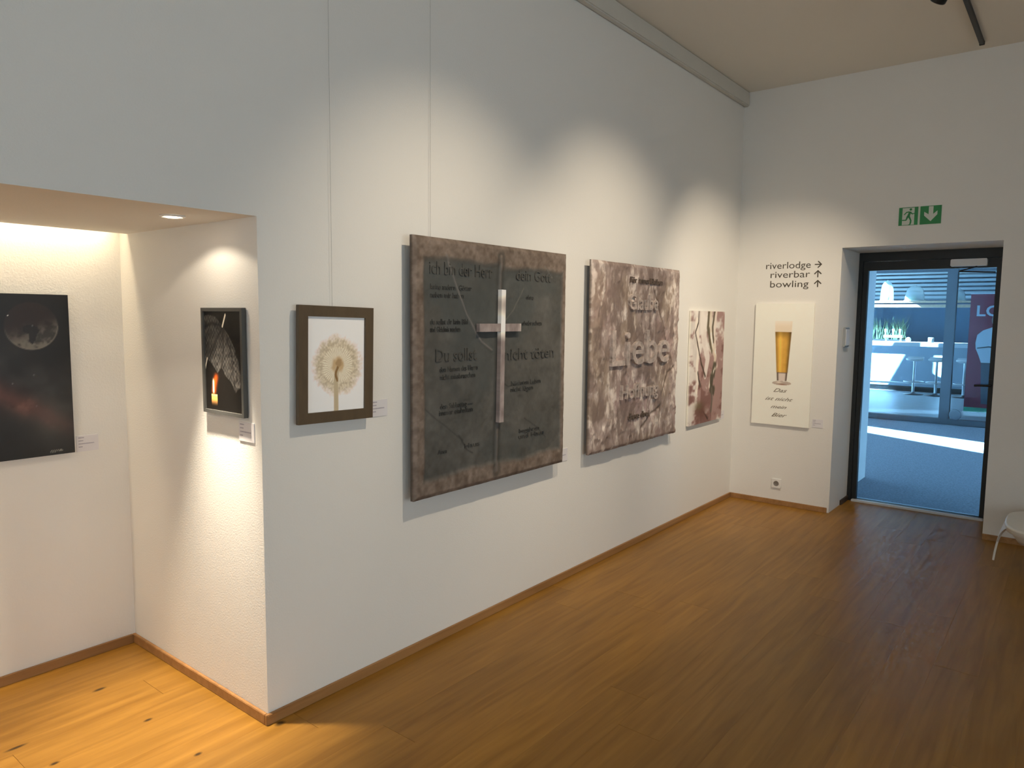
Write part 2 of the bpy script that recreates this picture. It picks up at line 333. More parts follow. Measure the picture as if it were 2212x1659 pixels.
# bar building: floor, roof, back wall, glazed front
XF = 11.35; YB0, YB1 = -6., 3.0; XB = 18.7
struct(MB().box(XF, XB+.3, YB0, YB1, -.004, 0).build('bar_floor', mat('bar_floor_stone', (.50, .52, .54, 1), .35, noise=(5, .1))))
struct(MB().box(XF, XB+.3, YB0, YB1, 3.75, 4.0).build('bar_roof', ROOF))
struct(MB().box(XB, XB+.3, YB0, YB1, 0, 3.75).build('bar_wall_back', mat('petrol_blue_wall', (.004, .060, .13, 1), .5, noise=(2, .15))))
struct(MB().box(XF, XB, YB0-.2, YB0, 0, 3.75).build('bar_wall_side', OUTW))
GLF = glass('facade_glass', (.90, .96, 1.0))
FRM = mat('facade_metal', (.045, .065, .085, 1), .45, metal=0, noise=(7, .08))
fac = struct(empty('window_4', (XF, -.7, 0)))
def fbx(name, x0, x1, y0, y1, z0, z1, m, bev=.003): return MB().box(x0-XF, x1-XF, y0+.7, y1+.7, z0, z1).build(name, m, fac, bev)
fbx('sill', XF-.05, XF+.07, YB0, YB1, 0, .085, FRM)
fbx('head_rail', XF-.04, XF+.06, YB0, YB1, 2.35, 2.47, FRM); fbx('top_rail', XF-.04, XF+.06, YB0, YB1, 3.6, 3.75, FRM)
MY = [-4.6, -2.85, -.80, 1.3]
for yv in MY: fbx('mullion', XF-.06, XF+.07, yv-.068, yv+.068, .085, 3.6, FRM)
ys = [YB0]+MY+[YB1]
for a, b in zip(ys[:-1], ys[1:]): fbx('pane', XF, XF+.012, a, b, .085, 3.6, GLF, 0)
sw_ = MB()
for pg in ([(XF, 0), (15.24, 0), (15.24, 3.75), (XF, 3.75)], [(15.24, 0), (15.42, 0), (15.42, 2.5), (15.24, 2.65)], [(15.24, 3.45), (15.42, 3.45), (15.42, 3.75), (15.24, 3.75)], [(15.42, 0), (15.98, 0), (15.84, 1.38), (15.63, 2.72), (15.63, 3.75), (15.42, 3.75)], [(15.10+1.9, 0), (XB, 0), (XB, 3.75), (15.10+1.9, 3.75)]): sw_.prism(pg, YB1-.1, YB1)
struct(sw_.build('bar_sun_mask_left', OUTW))  # unseen opaque side, openings cut to shape sun patches on the bar front
# round floor stop at the glazed front
dst = MB().lathe([(.0, -.012), (.07, -.012), (.082, -.006), (.082, .006), (.07, .012), (.045, .012), (.04, .006), (.02, .006), (.02, .012), (0, .012)], n=24, axis='x').build('round_vent', mat('vent_grey', (.10, .13, .16, 1), .4, noise=(20, .1)), None, loc=(XF-.08, -.955, .165))
tag(dst, 'round grey disc at the foot of the glazed bar front', 'vent')
# counter
WTOP = mat('bar_white', (.82, .83, .84, 1), .3, noise=(4, .02)); BFR = mat('bar_front_blue', (.38, .46, .54, 1), .35, noise=(3, .06))
ct = tag(empty('bar_counter', (16.95, .6, 0)), 'long white bar counter seen through the glass door', 'bar counter')
MB().box(-.35, .35, -3.6, 2.4, 1.02, 1.11).build('counter_top', WTOP, ct, .008)
MB().box(-.23, .30, -3.5, 2.3, .12, 1.02).build('counter_front', BFR, ct, .004)
MB().box(-.15, .25, -3.5, 2.3, 0, .12).build('plinth', BLACK, ct)
MB().tube([(-.42, -3.4, .24), (-.42, 2.2, .18)], .022, 10).build('foot_rail', ALU, ct)
for yv in (-3.0, -1.6, -.2, 1.2): MB().tube([(-.42, yv, .21), (-.2, yv, .21)], .012, 8).build('rail_bracket', ALU, ct)
def stool(y, label):
    t = tag(empty('bar_stool', (16.07, y, 0)), label, 'stool', 'bar stools along the white counter')
    MB().lathe([(0, 0), (.2, 0), (.205, .008), (.06, .02), (.03, .05)], n=24).build('base', BLACK, t)
    MB().lathe([(.028, .03), (.028, .28), (.024, .28), (.024, .72)], n=14).build('column', ALU, t)
    b = MB(); pts = [(.19*math.cos(a), .19*math.sin(a), .28) for a in np.linspace(0, 2*math.pi, 25)]; b.tube(pts, .011, 8, False); b.tube([(.0, -.19, .28), (0, .19, .28)], .009, 6); b.build('foot_ring', ALU, t)
    b = MB(); b.lathe([(0, .72), (.11, .725), (.165, .75), (.17, .775), (.15, .79), (0, .785)], n=24); b.build('seat', mat('stool_seat_white', (.80, .80, .80, 1), .35, noise=(10, .03)), t)
    MB().box(.10, .165, -.16, .16, .78, .815).build('backrest', mat('stool_seat_white'), t, .012)
stool(.40, 'bar stool left of the facade mullion, whole in view, with foot ring')
stool(-.02, 'bar stool half hidden behind the facade mullion')
stool(-.53, 'bar stool between the mullion and the red banner')
tp = tag(empty('beer_tap', (16.98, 1.02, 1.11)), 'beer tap with three white handles on the bar counter', 'beer tap')
MB().tube([(0, -.16, 0), (0, -.16, .13)], .02, 10).tube([(0, .14, 0), (0, .14, .13)], .02, 10).tube([(0, -.2, .12), (0, .2, .12)], .034, 12).build('manifold', mat('tap_chrome', (.85, .87, .9, 1), .15, metal=.9), tp)
for yv in (-.14, .0, .16):
    MB().lathe([(.012, .14), (.016, .2), (.03, .27), (.03, .285), (0, .29)], (0, yv, 0), 12).build('tap_handle', WHITEP, tp)
cup = tag(MB().lathe([(0, 0), (.055, 0), (.06, .015), (.06, .1), (.054, .11), (0, .11)], n=16).build('jar', WHITEP, None, loc=(16.98, .25, 1.11)), 'small white jar standing on the counter beside the mullion', 'jar')
ball = tag(MB().lathe([(0, 0), (.04, .006), (.055, .03), (.058, .06), (.045, .09), (.02, .105), (0, .11)], n=16).build('sugar_pot', WHITEP, None, loc=(16.96, .70, 1.11)), 'round white pot on the counter right of the beer tap', 'pot')
# grasses in a trough behind the counter
gt = tag(empty('grass_planter', (17.5, 1.35, 0)), 'tall green grasses in a trough behind the bar', 'plant')
MB().box(-.15, .15, -.55, .75, .75, 1.15).build('trough', BLACK, gt, .01)
MB().box(-.12, .12, -.5, .7, 0, .75).build('pedestal', BLACK, gt)
g = MB()
for i in range(130):
    bx, by = random.uniform(-.12, .12), random.uniform(-.5, .7); hh = random.uniform(.3, .58); dx, dy = random.gauss(0, .08), random.gauss(0, .1)
    wv = .006; g.add([(bx, by-wv, 1.15), (bx, by+wv, 1.15), (bx+dx*.4, by+dy*.4+wv, 1.15+hh*.6), (bx+dx*.4, by+dy*.4-wv, 1.15+hh*.6), (bx+dx, by+dy, 1.15+hh)], [(0, 1, 2, 3), (3, 2, 4)])
tag(g.build('grass_blades', mat('grass_green', (.035, .065, .022, 1), .6, noise=(8, .3)), gt), kind='stuff')
st = tag(empty('hanging_shelf', (17.3, .4, 1.9)), 'pale wooden board shelf hanging over the bar', 'shelf')
OAKS = wood('shelf_wood', (.50, .36, .25), (.62, .46, .33), .5)
MB().box(-.18, .18, -1.9, 1.9, .10, .15).build('upper_board', OAKS, st, .004); MB().box(-.18, .18, -1.9, 1.9, 0, .065).build('lower_board', OAKS, st, .004)
for yv in (-1.85, 1.85): MB().tube([(0, yv, .0), (0, yv, 1.5)], .012, 6).build('hanger', BLACK, st)
CLO = mat('cloche_glass', (.62, .72, .74, 1), .12, noise=(9, .05)); CLO.node_tree.nodes['Principled BSDF'].inputs['Alpha'].default_value = .4
def cloche(y, r, h, label):
    t = tag(empty('glass_cloche', (17.3, y, 2.052)), label, 'glass cloche', 'glass cloches on the hanging shelf')
    MB().lathe([(r, .0), (r*1.02, .05), (r*.95, h*.5), (r*.8, h*.8), (r*.5, h*.96), (.03, h), (.02, h+.02), (0, h+.03)], n=24).build('bell', CLO, t)
    MB().lathe([(0, 0), (r*1.1, 0), (r*1.1, .012), (0, .012)], n=24).build('plate', WHITEP, t)
    b = MB()
    for i in range(14):
        a = random.random()*6.28; q = r*.7*random.random(); hh = h*random.uniform(.15, .4); b.tube([(q*math.cos(a)*.6, q*math.sin(a)*.6, .012), (q*math.cos(a), q*math.sin(a), hh)], [.012, .002], 5)
    b.build('sprigs', mat('sprig_green', (.35, .50, .33, 1), .6, noise=(9, .2)), t)
cloche(1.26, .14, .46, 'tall slim glass cloche, leftmost on the hanging shelf')
cloche(.68, .20, .34, 'wide low glass cloche in the middle of the hanging shelf')
cloche(-.19, .13, .25, 'small glass cloche right of the mullion on the shelf')
sc_ = tag(empty('slatted_screen', (18.35, .4, 2.1)), 'horizontal grey slats above the dark blue bar wall', 'slat screen')
SLAT = mat('slat_grey', (.38, .44, .48, 1), .5, noise=(3, .08))
MB().box(.14, .2, -3.4, 2.4, 0, 1.0).build('backing', mat('screen_back', (.10, .13, .16, 1), .6, noise=(3, .1)), sc_)
sm_ = MB().box(-.02, .02, -3.4, 2.4, -.028, .028).build('slat', SLAT, sc_); sm_.location = (0, 0, .06)
for i in range(1, 9):
    c = sm_.copy(); COL.objects.link(c); c.parent = sc_; c.location = (0, 0, .06+i*.098)
# red roll-up banner with a printed man in a white jacket
bn = tag(empty('roll_up_banner', (13.34, -1.25, 0), (0, 0, math.radians(-90))), 'red roll-up banner with white letters and a printed person in white', 'banner')
RED = mat('banner_red', (.33, .03, .06, 1), .55, noise=(3, .06))
MB().box(-.41, .41, -.004, .0, .09, 2.07).build('banner_sheet', RED, bn)
MB().box(-.41, .41, -.006, .0, .012, .09).build('green_strip', mat('banner_green', (.05, .45, .25, 1), .5, noise=(4, .05)), bn)
MB().box(-.43, .43, -.06, .06, 0, .012).build('foot_case', ALU, bn, .003)
MB().box(-.42, .42, -.012, .008, 2.065, 2.085).build('top_rail', ALU, bn, .003)
BW = mat('banner_white', (.82, .84, .86, 1), .55, noise=(5, .03))
text('printed_letter', 'LO', BW, bn, (-.31, -.0042, 1.69), width=.36, height=.185, depth=.001, bold=.02, gap=.001)
def poly(name, m, pts, par, y=-.0045): return MB().prism(pts, y-.001, y).build(name, m, par)
poly('printed_jacket', BW, [(-.29, 1.12), (-.30, 1.22), (-.28, 1.36), (-.20, 1.44), (-.06, 1.50), (.08, 1.50), (.20, 1.44), (.28, 1.34), (.30, 1.2), (.27, 1.08), (.22, .88), (-.2, .88), (-.24, 1.0)], bn)
poly('printed_trousers', mat('banner_grey', (.10, .12, .15, 1), .55, noise=(6, .1)), [(-.2, .88), (.22, .88), (.2, .16), (.07, .16), (.02, .7), (-.03, .16), (-.16, .16)], bn)
poly('printed_head', mat('banner_skin', (.55, .38, .30, 1), .55, noise=(8, .05)), [(.0+.085*math.cos(a), 1.62+.115*math.sin(a)) for a in np.linspace(0, 6.28, 18)[:-1]], bn)
poly('printed_belt_fold', mat('banner_grey'), [(-.27, 1.14), (-.1, 1.17), (.2, 1.14), (.2, 1.12), (-.1, 1.145), (-.27, 1.12)], bn, -.006)
# ------------------------------------------------------------------ lamps
WARM = (1.0, .83, .62)
tk = tag(empty('lighting_track', (1.5, -1.727, HC)), 'thin black lighting track fixed under the ceiling', 'track')
MB().box(-4.2, 3.035, -.014, .014, -.024, 0).build('track_profile', BLACK, tk, .002)
MB().box(3.02, 3.04, -.016, .016, -.026, 0).build('end_cap', BLACK, tk, .002)
GLOW = mat('lamp_glow', (1, .9, .75, 1), .5, emit=((1, .82, .6, 1), 14))
def track_spot(x, target, power, label, size=76, blend=1.0, zh=3.36):
    t = tag(empty('track_spotlight', (x, -1.727, HC-.024)), label, 'spotlight', 'spotlights on the ceiling track')
    base = Vector((x, -1.70, zh)); d = (Vector(target)-base).normalized(); lc = base-Vector((x, -1.727, HC-.024))
    MB().box(-.06, .06, -.013, .013, -.022, 0).build('adapter', BLACK, t, .003)
    MB().tube([(0, 0, -.02), (0, 0, lc.z+.03)], .008, 8).build('arm', BLACK, t)
    q = d.to_track_quat('Z', 'Y').to_matrix(); b = MB().lathe([(0, -.10), (.036, -.10), (.042, -.092), (.042, .055), (.038, .06), (.034, .05), (.034, .044)], n=20)
    b.v = [tuple(q @ Vector(v)+lc) for v in b.v]; head = b.build('lamp_head', BLACK, t)
    b = MB().lathe([(0, .043), (.034, .043)], n=20); b.v = [tuple(q @ Vector(v)+lc) for v in b.v]; b.build('lens', GLOW, head)
    li = bpy.data.lights.new('spot', 'SPOT'); li.energy = power; li.color = WARM; li.spot_size = math.radians(size); li.spot_blend = blend; li.shadow_soft_size = .03
    lo = bpy.data.objects.new('spot_light', li); COL.objects.link(lo); lo.parent = t; lo.location = lc+d*.075; lo.rotation_euler = d.to_track_quat('-Z', 'Y').to_euler()
track_spot(.75, (1.1, 0, 1.05), 118, 'black track spotlight aimed at the dark cross panel', 72)
track_spot(2.0, (2.65, 0, 1.1), 145, 'black track spotlight aimed at the brown relief panel', 74)
track_spot(3.06, (4.35, -.1, 1.2), 205, 'black track spotlight nearest the end wall', 62)
def downlight(x, y, label, wide=2.9, core=320):
    t = tag(empty('recessed_downlight', (x, y, HN)), label, 'downlight', 'downlights in the niche ceiling')
    MB().lathe([(.034, -.001), (.044, -.001), (.044, -.006), (.036, -.008), (.034, -.001)], n=24).build('trim_ring', WHITEP, t)
    MB().lathe([(0, -.009), (.02, -.0085), (.034, -.004)], n=24).build('lens', GLOW, t)
    for e, s, bl in ((wide, 136, .12), (core, 46, 1.0)):
        li = bpy.data.lights.new('down', 'SPOT'); li.energy = e; li.color = (1, .86, .67); li.spot_size = math.radians(s); li.spot_blend = bl; li.shadow_soft_size = .025
        lo = bpy.data.objects.new('downlight_lamp', li); COL.objects.link(lo); lo.parent = t; lo.location = (0, 0, -.03)
downlight(-.19, .245, 'glowing round downlight in the niche ceiling')
downlight(-1.2, .245, 'unseen round downlight added as warm fill beyond the left picture edge', 8, 240)  # extra lamp out of view, added as warm fill for the niche
sl_ = tag(empty('light_strip', (-1.15, D-.045, HN+.14)), 'light strip hidden in the ceiling slot above the niche wall', 'light strip')
MB().box(-1.13, 1.13, -.02, .02, 0, .018).build('strip_body', WHITEP, sl_)
al = bpy.data.lights.new('strip', 'AREA'); al.shape = 'RECTANGLE'; al.size = 2.2; al.size_y = .03; al.energy = 9.5; al.color = (1, .80, .53); al.spread = math.radians(75)
ao = bpy.data.objects.new('strip_light', al); COL.objects.link(ao); ao.parent = sl_; ao.location = (0, 0, -.004)
# ------------------------------------------------------------------ pictures
def frame(par, w, h, fwid, y0, y1, m, name='frame'):
    b = MB()
    for a in ([(0, 0), (w, 0), (w-fwid, fwid), (fwid, fwid)], [(w, 0), (w, h), (w-fwid, h-fwid), (w-fwid, fwid)], [(w, h), (0, h), (fwid, h-fwid), (w-fwid, h-fwid)], [(0, h), (0, 0), (fwid, fwid), (fwid, h-fwid)]): b.prism(a, y0, y1)
    return b.build(name, m, par)
# --- dandelion
dn = tag(empty('framed_picture', (.137, 0, 1.170), (0, math.radians(1.2), 0)), 'dandelion seed head print in a brown wooden frame', 'picture')
FW_, FH_ = .372, .467
frame(dn, FW_, FH_, .043, -.040, -.022, mat('brown_frame', L3(70, 58, 42, 1/ILL), .5, noise=(5, .18, (8, 8, 2))))
def p_dand(x, z):
    n = fbm(x*60, z*60, 3, 4); b = np.ones(x.shape+(3,))*np.array([214, 205, 208.]) + (fbm(x*9, z*9, 5)[..., None]-.5)*14
    cx, cz = .192, .228; r = np.hypot(x-cx, z-cz); a = np.arctan2(z-cz, x-cx); rr = .124+.008*(fbm(a*6+9, r*0, 8)-.5)*2
    m = 1-sst(rr*.68, rr*1.12, r+(n-.5)*.04); b = mixc(b, (188, 178, 156), m*.9)
    ring = np.exp(-((r-.088)/.028)**2)*sst(.35, .75, fbm(x*110, z*110, 13, 3)); b = mixc(b, (156, 144, 122), ring*.8)
    ra = .5+.5*np.sin(a*46+n*7); b = mixc(b, (216, 210, 194), np.clip(m*ra*.6*(r < .075)*(r > .03), 0, 1)); b = mixc(b, (150, 132, 104), m*(1-ra)*.28*(r > .03))
    core = 1-sst(.022, .040, np.hypot((x-cx-.002), (z-cz-.004)*1.0)+(n-.5)*.02); b = mixc(b, (165, 140, 104), core*.9)
    b = mixc(b, (120, 96, 66), (1-sst(.012, .02, np.hypot(x-cx-.006, z-cz-.012)+(n-.5)*.02))*.5)
    d, t = seg(x, z, [(cx-.002, cz-.012), (cx-.008, cz-.06), (cx-.006, .04)]); w_ = .010+.002*t; s = 1-sst(w_*.75, w_*1.15, d); b = mixc(b, (164, 150, 124), s)
    s2 = (1-sst(.004, .008, np.abs(x-(cx-.004+.006*np.sin(z*90)))))*(np.abs(z-(cz-.035)) < .032)*s; b = mixc(b, (112, 84, 50), s2*.9); return b
panel('print', FW_-.07, FH_-.07, 130, 175, lambda x, z: p_dand(x+.035, z+.035), vmat('print_paper', .55), dn, y=-.031, thick=.008).location = (.035, 0, .035)
MB().box(.06, .31, -.022, 0, .36, .38).build('hanging_batten', BLACK, dn)
# --- dark cross panel
cr_ = tag(empty('relief_panel', (.719, 0, .755)), 'large dark grey panel with a silver cross and engraved text', 'relief panel')
def p_cross(x, z):
    n = fbm(x*9, z*9, 21, 5); n2 = fbm(x*40, z*40, 25, 4); b = np.ones(x.shape+(3,))*np.array([68, 67, 64.]) + ((n-.5)*26+(n2-.5)*14)[..., None]
    b = mixc(b, (58, 62, 62), sst(.5, .75, fbm(x*3, z*3, 31))*.6)
    wob = (fbm(x*5, z*5, 41, 4)-.5)*.035
    el = sst(.075, .05, x+wob*.5); er = sst(.055, .035, 1.2-x+wob*.7); et = sst(.115, .075, 1.2-z+wob*1.4-.02*(x > .6)); eb = sst(.105, .07, z+wob*1.2)
    e = np.clip(np.maximum.reduce([el, er, et, eb]), 0, 1); col = np.array([96, 84, 75.])+((n2-.5)*50)[..., None]+((n-.5)*30)[..., None]
    b = b*(1-e[..., None]*.92)+col*e[..., None]*.92
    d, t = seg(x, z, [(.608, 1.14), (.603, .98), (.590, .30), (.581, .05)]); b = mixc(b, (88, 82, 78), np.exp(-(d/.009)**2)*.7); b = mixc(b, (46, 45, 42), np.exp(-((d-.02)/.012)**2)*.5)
    for pts, c, w_ in (([(.206, 1.126), (.242, 1.057), (.284, .973), (.352, .855), (.415, .771), (.461, .719), (.544, .674)], (96, 92, 90), .0045), ([(.07, .42), (.15, .36), (.2, .33), (.33, .24)], (50, 50, 48), .003), ([(.3, .27), (.36, .19), (.40, .17)], (42, 42, 40), .003), ([(.82, .3), (.93, .24), (1.02, .17)], (46, 46, 44), .003), ([(.62, .8), (.72, .88), (.80, .99)], (84, 82, 78), .0035), ([(.98, 1.12), (1.06, 1.06)], (92, 90, 88), .003), ([(.64, .50), (.68, .48), (.76, .49)], (40, 40, 38), .003)):
        d, t = seg(x, z, pts); b = mixc(b, c, np.exp(-((d+(n2-.5)*.004)/w_)**2)*.9)
    return b
def h_cross(x, z):
    wob = (fbm(x*5, z*5, 41, 4)-.5)*.035
    e = np.maximum.reduce([sst(.075, .055, x+wob*.5), sst(.055, .04, 1.2-x+wob*.7), sst(.115, .085, 1.2-z+wob*1.4-.02*(x > .6)), sst(.105, .08, z+wob*1.2)])
    d, t = seg(x, z, [(.206, 1.126), (.242, 1.057), (.284, .973), (.352, .855), (.415, .771), (.461, .719), (.544, .674)]); d2, t2 = seg(x, z, [(.608, 1.14), (.603, .98), (.590, .30), (.581, .05)])
    edge = np.minimum.reduce([x, z, 1.2-x, 1.2-z]); rnd = .010*(1-sst(0, .02, edge))
    return e*.006+fbm(x*22, z*22, 51, 4)*.006+np.exp(-(d/.008)**2)*.004+np.exp(-(d2/.010)**2)*.006-rnd
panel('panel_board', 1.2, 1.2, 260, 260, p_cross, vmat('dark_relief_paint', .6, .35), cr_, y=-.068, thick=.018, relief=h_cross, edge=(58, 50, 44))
def p_bar(x, z):
    n = fbm(x*45+5, z*22, 61, 4); b = np.ones(x.shape+(3,))*np.array([124, 114, 112.])+((n-.5)*50)[..., None]; return mixc(b, (224, 220, 210), sst(.5, .62, fbm(x*4+3, z*4+1, 71, 2)))
VB = vmat('cross_bar_paint', .4, .5)
b1 = panel('cross_upright', .034, .675, 8, 120, p_bar, VB, cr_, y=-.100, thick=.024); b1.location = (.574, 0, .304); b1.rotation_euler = (0, math.radians(.9), 0)
b2 = panel('cross_arm', .330, .040, 60, 8, lambda x, z: p_bar(x*1.0+.31, z+.9), VB, cr_, y=-.099, thick=.022); b2.location = (.418, 0, .768)
ENG = mat('engraved_dark', L3(47, 47, 45, 1/ILL), .6, noise=(30, .3))
for s, x, z, wd, h in (('ich bin der Herr', .10, 1.035, .44, .060), ('dein Gott', .735, 1.035, .31, .058), ('keine anderen Götter', .106, .965, .28, .026), ('neben mir haben', .106, .928, .224, .026), ('du sollst dir kein Bild', .106, .805, .254, .026), ('und Gleichnis machen', .106, .770, .20, .026), ('Du sollst', .140, .632, .285, .062), ('nicht töten', .645, .620, .44, .062), ('den Namen des Herrn', .168, .582, .266, .026), ('nicht missbrauchen', .170, .546, .246, .026), ('den Sabbattag —', .170, .408, .23, .026), ('immer einhalten', .162, .378, .238, .026), ('ehre', .822, .935, .066, .026), ('ehebrechen', .79, .798, .174, .026), ('Nächsten Leben', .702, .482, .26, .026), ('nicht lügen', .697, .450, .198, .026), ('begehren', .775, .222, .18, .024), ('und Haus', .77, .192, .232, .024), ('Amen', .155, .196, .06, .022), ('Haus', .34, .200, .112, .024)):
    big = h > .05
    text('engraved_text', s, ENG if not big else mat('engraved_grey', L3(60, 59, 56, 1/ILL), .55, noise=(30, .3)), cr_, (x, -.0705, z), width=wd, height=h, depth=.0035 if not big else .0055, gap=.009 if not big else .019)
for zz in (.2, .95): MB().box(.1, 1.1, -.050, -.002, zz, zz+.05).build('wall_batten', BLACK, cr_)
# --- brown relief 'Liebe'
lb = tag(empty('relief_panel', (2.214, 0, .748)), 'large brown stone-like relief panel with raised lettering', 'relief panel')
def h_lieb(x, z):
    r = np.abs(fbm(x*5+2, z*3.2, 81, 5)-.5); rd = 1-sst(0, .09, r); edge = np.minimum.reduce([x, z, 1.2-x, 1.2-z])
    h = fbm(x*16, z*10, 91, 5)*.018+rd*.007
    for pts, w_ in (([(.80, 1.04), (.88, .93), (.95, .78), (1.0, .66), (1.06, .56)], .012), ([(.93, .12), (.95, .30), (1.04, .46), (1.13, .50)], .012), ([(.66, .10), (.78, .18), (.93, .22)], .014), ([(.2, .42), (.26, .33), (.3, .25)], .012)):
        d, t = seg(x, z, pts); h = h-np.exp(-(d/w_)**2)*.008
    return h-.010*(1-sst(0, .02, edge))
def p_lieb(x, z):
    h = h_lieb(x, z); n = fbm(x*30, z*20, 101, 5); b = np.ones(x.shape+(3,))*np.array([136, 122, 116.])+((n-.5)*36)[..., None]
    b = mixc(b, (140, 116, 114), sst(.5, .7, fbm(x*3, z*3, 111))*.5); b = mixc(b, (122, 108, 92), sst(.55, .75, fbm(x*4+7, z*4, 117))*.5)
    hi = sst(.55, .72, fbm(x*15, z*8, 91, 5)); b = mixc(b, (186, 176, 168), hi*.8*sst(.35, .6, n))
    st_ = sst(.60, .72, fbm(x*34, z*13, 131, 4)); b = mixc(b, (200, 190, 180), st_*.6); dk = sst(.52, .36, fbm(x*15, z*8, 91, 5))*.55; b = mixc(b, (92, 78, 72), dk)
    for pts in ([(.80, 1.04), (.88, .93), (.95, .78), (1.0, .66), (1.06, .56)], [(.93, .12), (.95, .30), (1.04, .46), (1.13, .50)], [(.66, .10), (.78, .18), (.93, .22)]):
        d, t = seg(x, z, pts); b = mixc(b, (74, 62, 54), np.exp(-(d/.007)**2)*.8)
    return mixc(b, (96, 80, 72), sst(.12, .0, z)*.4)
panel('panel_board', 1.2, 1.2, 250, 250, p_lieb, vmat('brown_relief_paint', .7, .25), lb, y=-.058, thick=.018, relief=h_lieb, edge=(70, 60, 52))
RAI = mat('raised_letter', L3(152, 140, 133, 1/ILL), .7, noise=(26, .38), bump=(60, .6, .01)); DKL = mat('dark_letter', L3(84, 72, 64, 1/ILL), .7, noise=(30, .3))
for s, x, z, wd, h, m_, dp in (('Für immer bleiben', .445, 1.080, .45, .040, DKL, .014), ('Glaube', .425, .905, .40, .105, RAI, .020), ('Liebe', .210, .545, .80, .235, RAI, .024), ('Hoffnung', .350, .318, .51, .098, RAI, .020), ('diese drei', .455, .172, .29, .045, DKL, .014)):
    text('raised_letter' if m_ is RAI else 'raised_word', s, m_, lb, (x, -.066, z), width=wd, height=h, depth=dp, bold=.008, gap=.0005 if m_ is RAI else .012)
for zz in (.2, .95): MB().box(.1, 1.1, -.040, -.002, zz, zz+.05).build('wall_batten', BLACK, lb)
# --- birch canvas
bi = tag(empty('canvas_painting', (3.727, 0, .752)), 'tall canvas of pale birch branches on rose brown', 'painting')
def p_bir(x, z):
    W_, H_ = .645, .905; u = x/W_; v = 1-z/H_; n = fbm(u*8, v*8, 141, 5); n2 = fbm(u*4+5, v*9, 151, 4); b = np.ones(x.shape+(3,))*np.array([186, 180, 174.])+((n-.5)*36)[..., None]
    rose = sst(.40, .62, n2+.35*sst(.2, .6, v)*sst(.15, .4, u)*(1-.6*sst(.75, .95, v))-.12*(u < .22)+.10*(u > .72)*(v < .55)); b = mixc(b, (132, 104, 100), rose*.9)
    b = mixc(b, (96, 66, 62), sst(.58, .76, n2+.2*sst(.4, .6, v)*(np.abs(u-.5) < .18))*.7)
    fl_ = fbm(u*30, v*5, 161, 4)
    for pts, w0, w1, c in (([(.36, -.02), (.33, .12), (.38, .25), (.50, .42), (.44, .56)], .115, .05, (200, 194, 188)), ([(.56, -.02), (.54, .15), (.62, .28), (.74, .42), (.70, .52)], .05, .03, (190, 180, 164)), ([(.72, -.02), (.68, .2), (.74, .34)], .045, .02, (196, 186, 176)), ([(.14, .1), (.22, .36), (.18, .5), (.22, .62), (.2, .7)], .05, .03, (202, 194, 184))):
        d, t = seg(u, v, pts); w_ = w0+(w1-w0)*t; b = mixc(b, c, (1-sst(w_*.8, w_*1.05, d))*.85)
    for pts, w_, c in (([(.20, -.02), (.19, .10), (.11, .185), (.20, .31), (.30, .45), (.44, .58)], .016, (62, 52, 44)), ([(.50, -.02), (.48, .14), (.55, .26), (.62, .36)], .034, (84, 76, 60)), ([(.68, -.02), (.62, .14), (.66, .26)], .028, (80, 72, 58)), ([(.73, .50), (.66, .60), (.62, .70), (.70, .72)], .055, (64, 60, 48)), ([(.66, .72), (.68, .80), (.66, .90)], .035, (88, 80, 72)), ([(.22, .54), (.25, .60), (.30, .66)], .020, (60, 52, 46)), ([(.42, .90), (.56, .97)], .012, (60, 44, 38))):
        d, t = seg(u, v, pts); b = mixc(b, c, (1-sst(w_*.6, w_*1.1, d+(fl_-.5)*w_*1.2))*.92)
    d, t = seg(u, v, [(.58, .20), (.64, .30), (.78, .40), (.80, .50), (.62, .58), (.58, .68)]); b = mixc(b, (226, 218, 206), np.exp(-(d/.018)**2)*sst(.4, .55, fl_))
    b = mixc(b, (88, 60, 52), np.exp(-(((u-.36)/.17)**2+((v-.90)/.075)**2))*.95); b = mixc(b, (84, 74, 52), np.exp(-(((u-.28)/.12)**2+((v-.84)/.04)**2))*.7); return b
panel('canvas', .645, .905, 120, 220, p_bir, vmat('canvas_paint', .7, .25, bump=(200, .3, .003)), bi, y=-.026, thick=.022, edge=(205, 198, 186))
